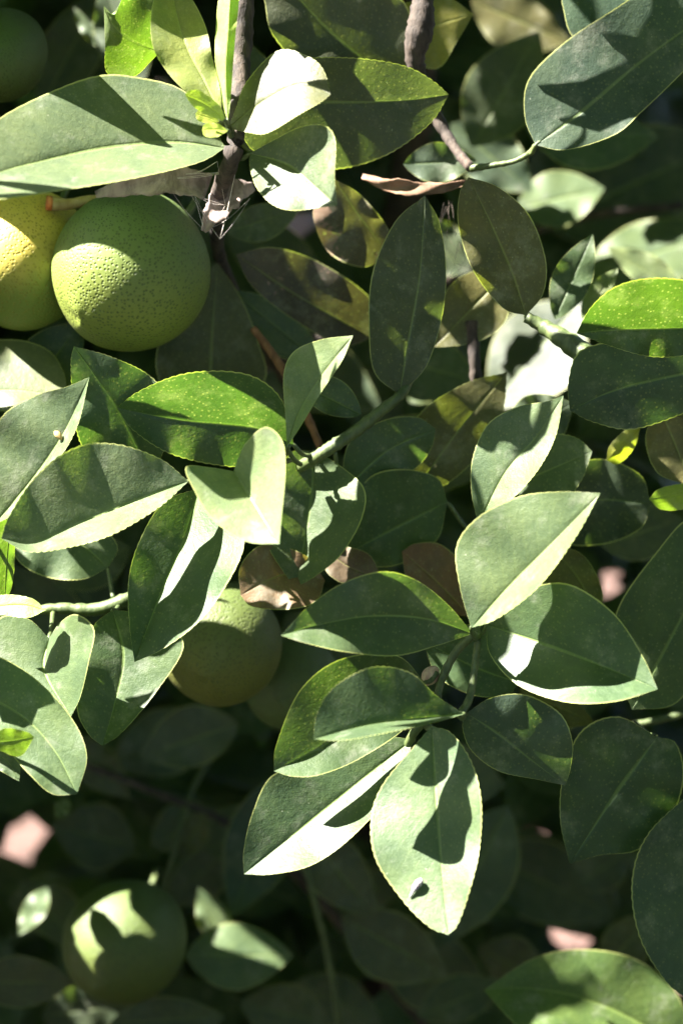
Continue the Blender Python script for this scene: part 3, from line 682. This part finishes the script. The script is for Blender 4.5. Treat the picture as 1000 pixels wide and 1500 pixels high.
def shade(target, smin, smax, L, front=True):
    """add an unseen crown leaf, for its shade, between the sun and target, outside the view"""
    s = smin
    while s < 2.5 and not offscreen(target+SUN*s, L*.62): s += .02
    p = target+SUN*(s+rnd.uniform(0, smax))
    nrm = (SUN*1.3+rv()).normalized(); ax = nrm.cross(rv()).normalized()
    if not offscreen(p, L*.62) or not clear(p, ax, nrm, L, L*.27) or (front and hits_front(p, 110)): return
    put_leaf(p, ax, nrm, L, L*.27)
for k in range(4000):  # unseen leaves added to darken the background
    shade(P(rnd.uniform(-60, 1060), rnd.uniform(-60, 1560), rnd.uniform(-60, -4)), .02, .25, rnd.uniform(.07, .10))
for k in range(12000):  # unseen leaves added to keep the ground dark
    shade(Vector((rnd.uniform(-1.6, 1.6), rnd.uniform(.3, 5), 0)), .3, .7, rnd.uniform(.11, .15))
# unseen crown leaves added round the view and camera to cut sky light
for k in range(11000):
    p = P(500, 750, 0)+RIGHT*rnd.uniform(-1, 1)+UP*rnd.uniform(-1, 1)-FWD*rnd.uniform(-.6, .85)
    if (p-CAM).length < .12: continue
    L = rnd.uniform(.07, .10)
    nrm = (-FWD+UP+rv()*.8).normalized(); ax = nrm.cross(rv()).normalized()
    if offscreen(p, L*.62) and clear(p, ax, nrm, L, L*.27) and not hits_front(p, 110):
        put_leaf(p, ax, nrm, L, L*.27)
# deep leaves behind everything, in shade
HOLES = ((15, 1240), (40, 1190), (797, 1205), (860, 1360), (803, 1376), (890, 850), (1000, 1460), (595, 1405))
for k in range(1400):
    px, py, d = rnd.uniform(-150, 1150), rnd.uniform(-150, 1650), rnd.uniform(-75, -26)
    if any(math.hypot(px-qx, py-qy) < 64 for qx, qy in HOLES): continue
    c = P(px, py, d)
    nrm = (-FWD+UP*.6+rv()*.7).normalized(); ax = nrm.cross(rv()).normalized(); L = rnd.uniform(.07, .10)
    if clear(c, ax, nrm, L, L*.27): put_leaf(c, ax, nrm, L, L*.27)
fo = link('foliage_and_shade', CV, CF, [LEAF], tree, CUV, origin=(0, .3, 1.4))  # deep leaves seen behind, plus unseen leaves added for shade
fo.color = (.04, .07, .028, .05)
tag(fo, kind='stuff')
# single unseen leaves added between the sun and the front spray for their shadows
def dapple(px, py, d, hl, hw, phi=0):
    """added leaf outside the view, half length hl and half width hw (px), that throws its shade on the spot px,py,d"""
    c = P(px, py, d); L = hl*2*.00028; W = hw*.00028
    s = .03
    while s < 1.5 and not offscreen(c+SUN*s, max(L*.5, W)+.004): s += .004
    ax = RIGHT*math.cos(R(phi))+UP*math.sin(R(phi))
    put_leaf(c+SUN*s, ax, -FWD+rv()*.08, L, W)
CV = []; CF = []; CUV = []
DAPPLES = [
    (285, 900, -3.0, 80, 60, -30), (310, 935, -2, 90, 70, 0), (350, 930, -2.2, 80, 60, 0), (650, 60, -2, 60, 40, 30),
    (770, 880, 4, 50, 18, 35), (682, 1140, 7, 80, 32, -75), (790, 612, 5, 60, 32, 35), (700, 745, 4, 40, 16, 80),
    (30, 1020, 5.5, 110, 40, -45), (690, 450, -3, 60, 50, 0), (440, 430, -4, 110, 60, -30), (430, 850, .5, 60, 30, 0),
    (905, 1150, 1, 120, 80, 50), (985, 1300, .5, 170, 70, 85), (930, 560, 3, 100, 52, 15),
    (600, 430, 1.4, 140, 58, 82), (735, 360, 1.4, 105, 58, -62), (530, 118, 1.6, 110, 34, 0), (808, 190, 1.6, 60, 9, 52), (920, 78, 1.25, 128, 62, 38), (905, 150, 1.2, 80, 26, 38), (985, 30, 1.3, 90, 60, 38), (5, 80, -1, 100, 70, 90), (120, 925, 3.2, 28, 14, 0), (830, 500, 2, 70, 40, -35),
]
for a in DAPPLES: dapple(*a)
# one unseen leaf added to keep the top of the big green fruit in shade
pa = (-FWD-SUN*SUN_CAM.z).normalized(); pb = (RIGHT*.757+UP*.653).normalized()
put_leaf(P(192, 397, -.5)+(pb*28+pa*30)*.00028+SUN*.125, pb*.65+pa*.76, SUN, .108, .0235)
# and unseen ones added to mask the sun round the two sun spots on the lowest fruit
FC = P(183, 1380, -14); fs = .00028*.94/.80
for b_, a_, an, hl, hw in ((10, -16, 0, 125, 50), (6, 78, 90, 45, 19), (92, 62, 90, 75, 40), (-80, 62, 90, 75, 28), (-32, 91, 0, 40, 14), (50, 100, 0, 64, 22), (0, -70, 0, 120, 50)):
    ax = pb*math.cos(R(an))+pa*math.sin(R(an)); c = FC+(pb*b_+pa*a_)*fs; q = .04
    while not offscreen(c+SUN*q, hl*fs+.004): q += .004
    put_leaf(c+SUN*q, ax, SUN, hl*2*fs, hw*fs)
f2 = link('foliage_and_shade', CV, CF, [LEAF], tree, CUV, origin=(-.2, .1, 1.6)); f2.color = (.05, .09, .03, .05); tag(f2, kind='stuff')  # only leaves outside the view, added for the shadows they cast
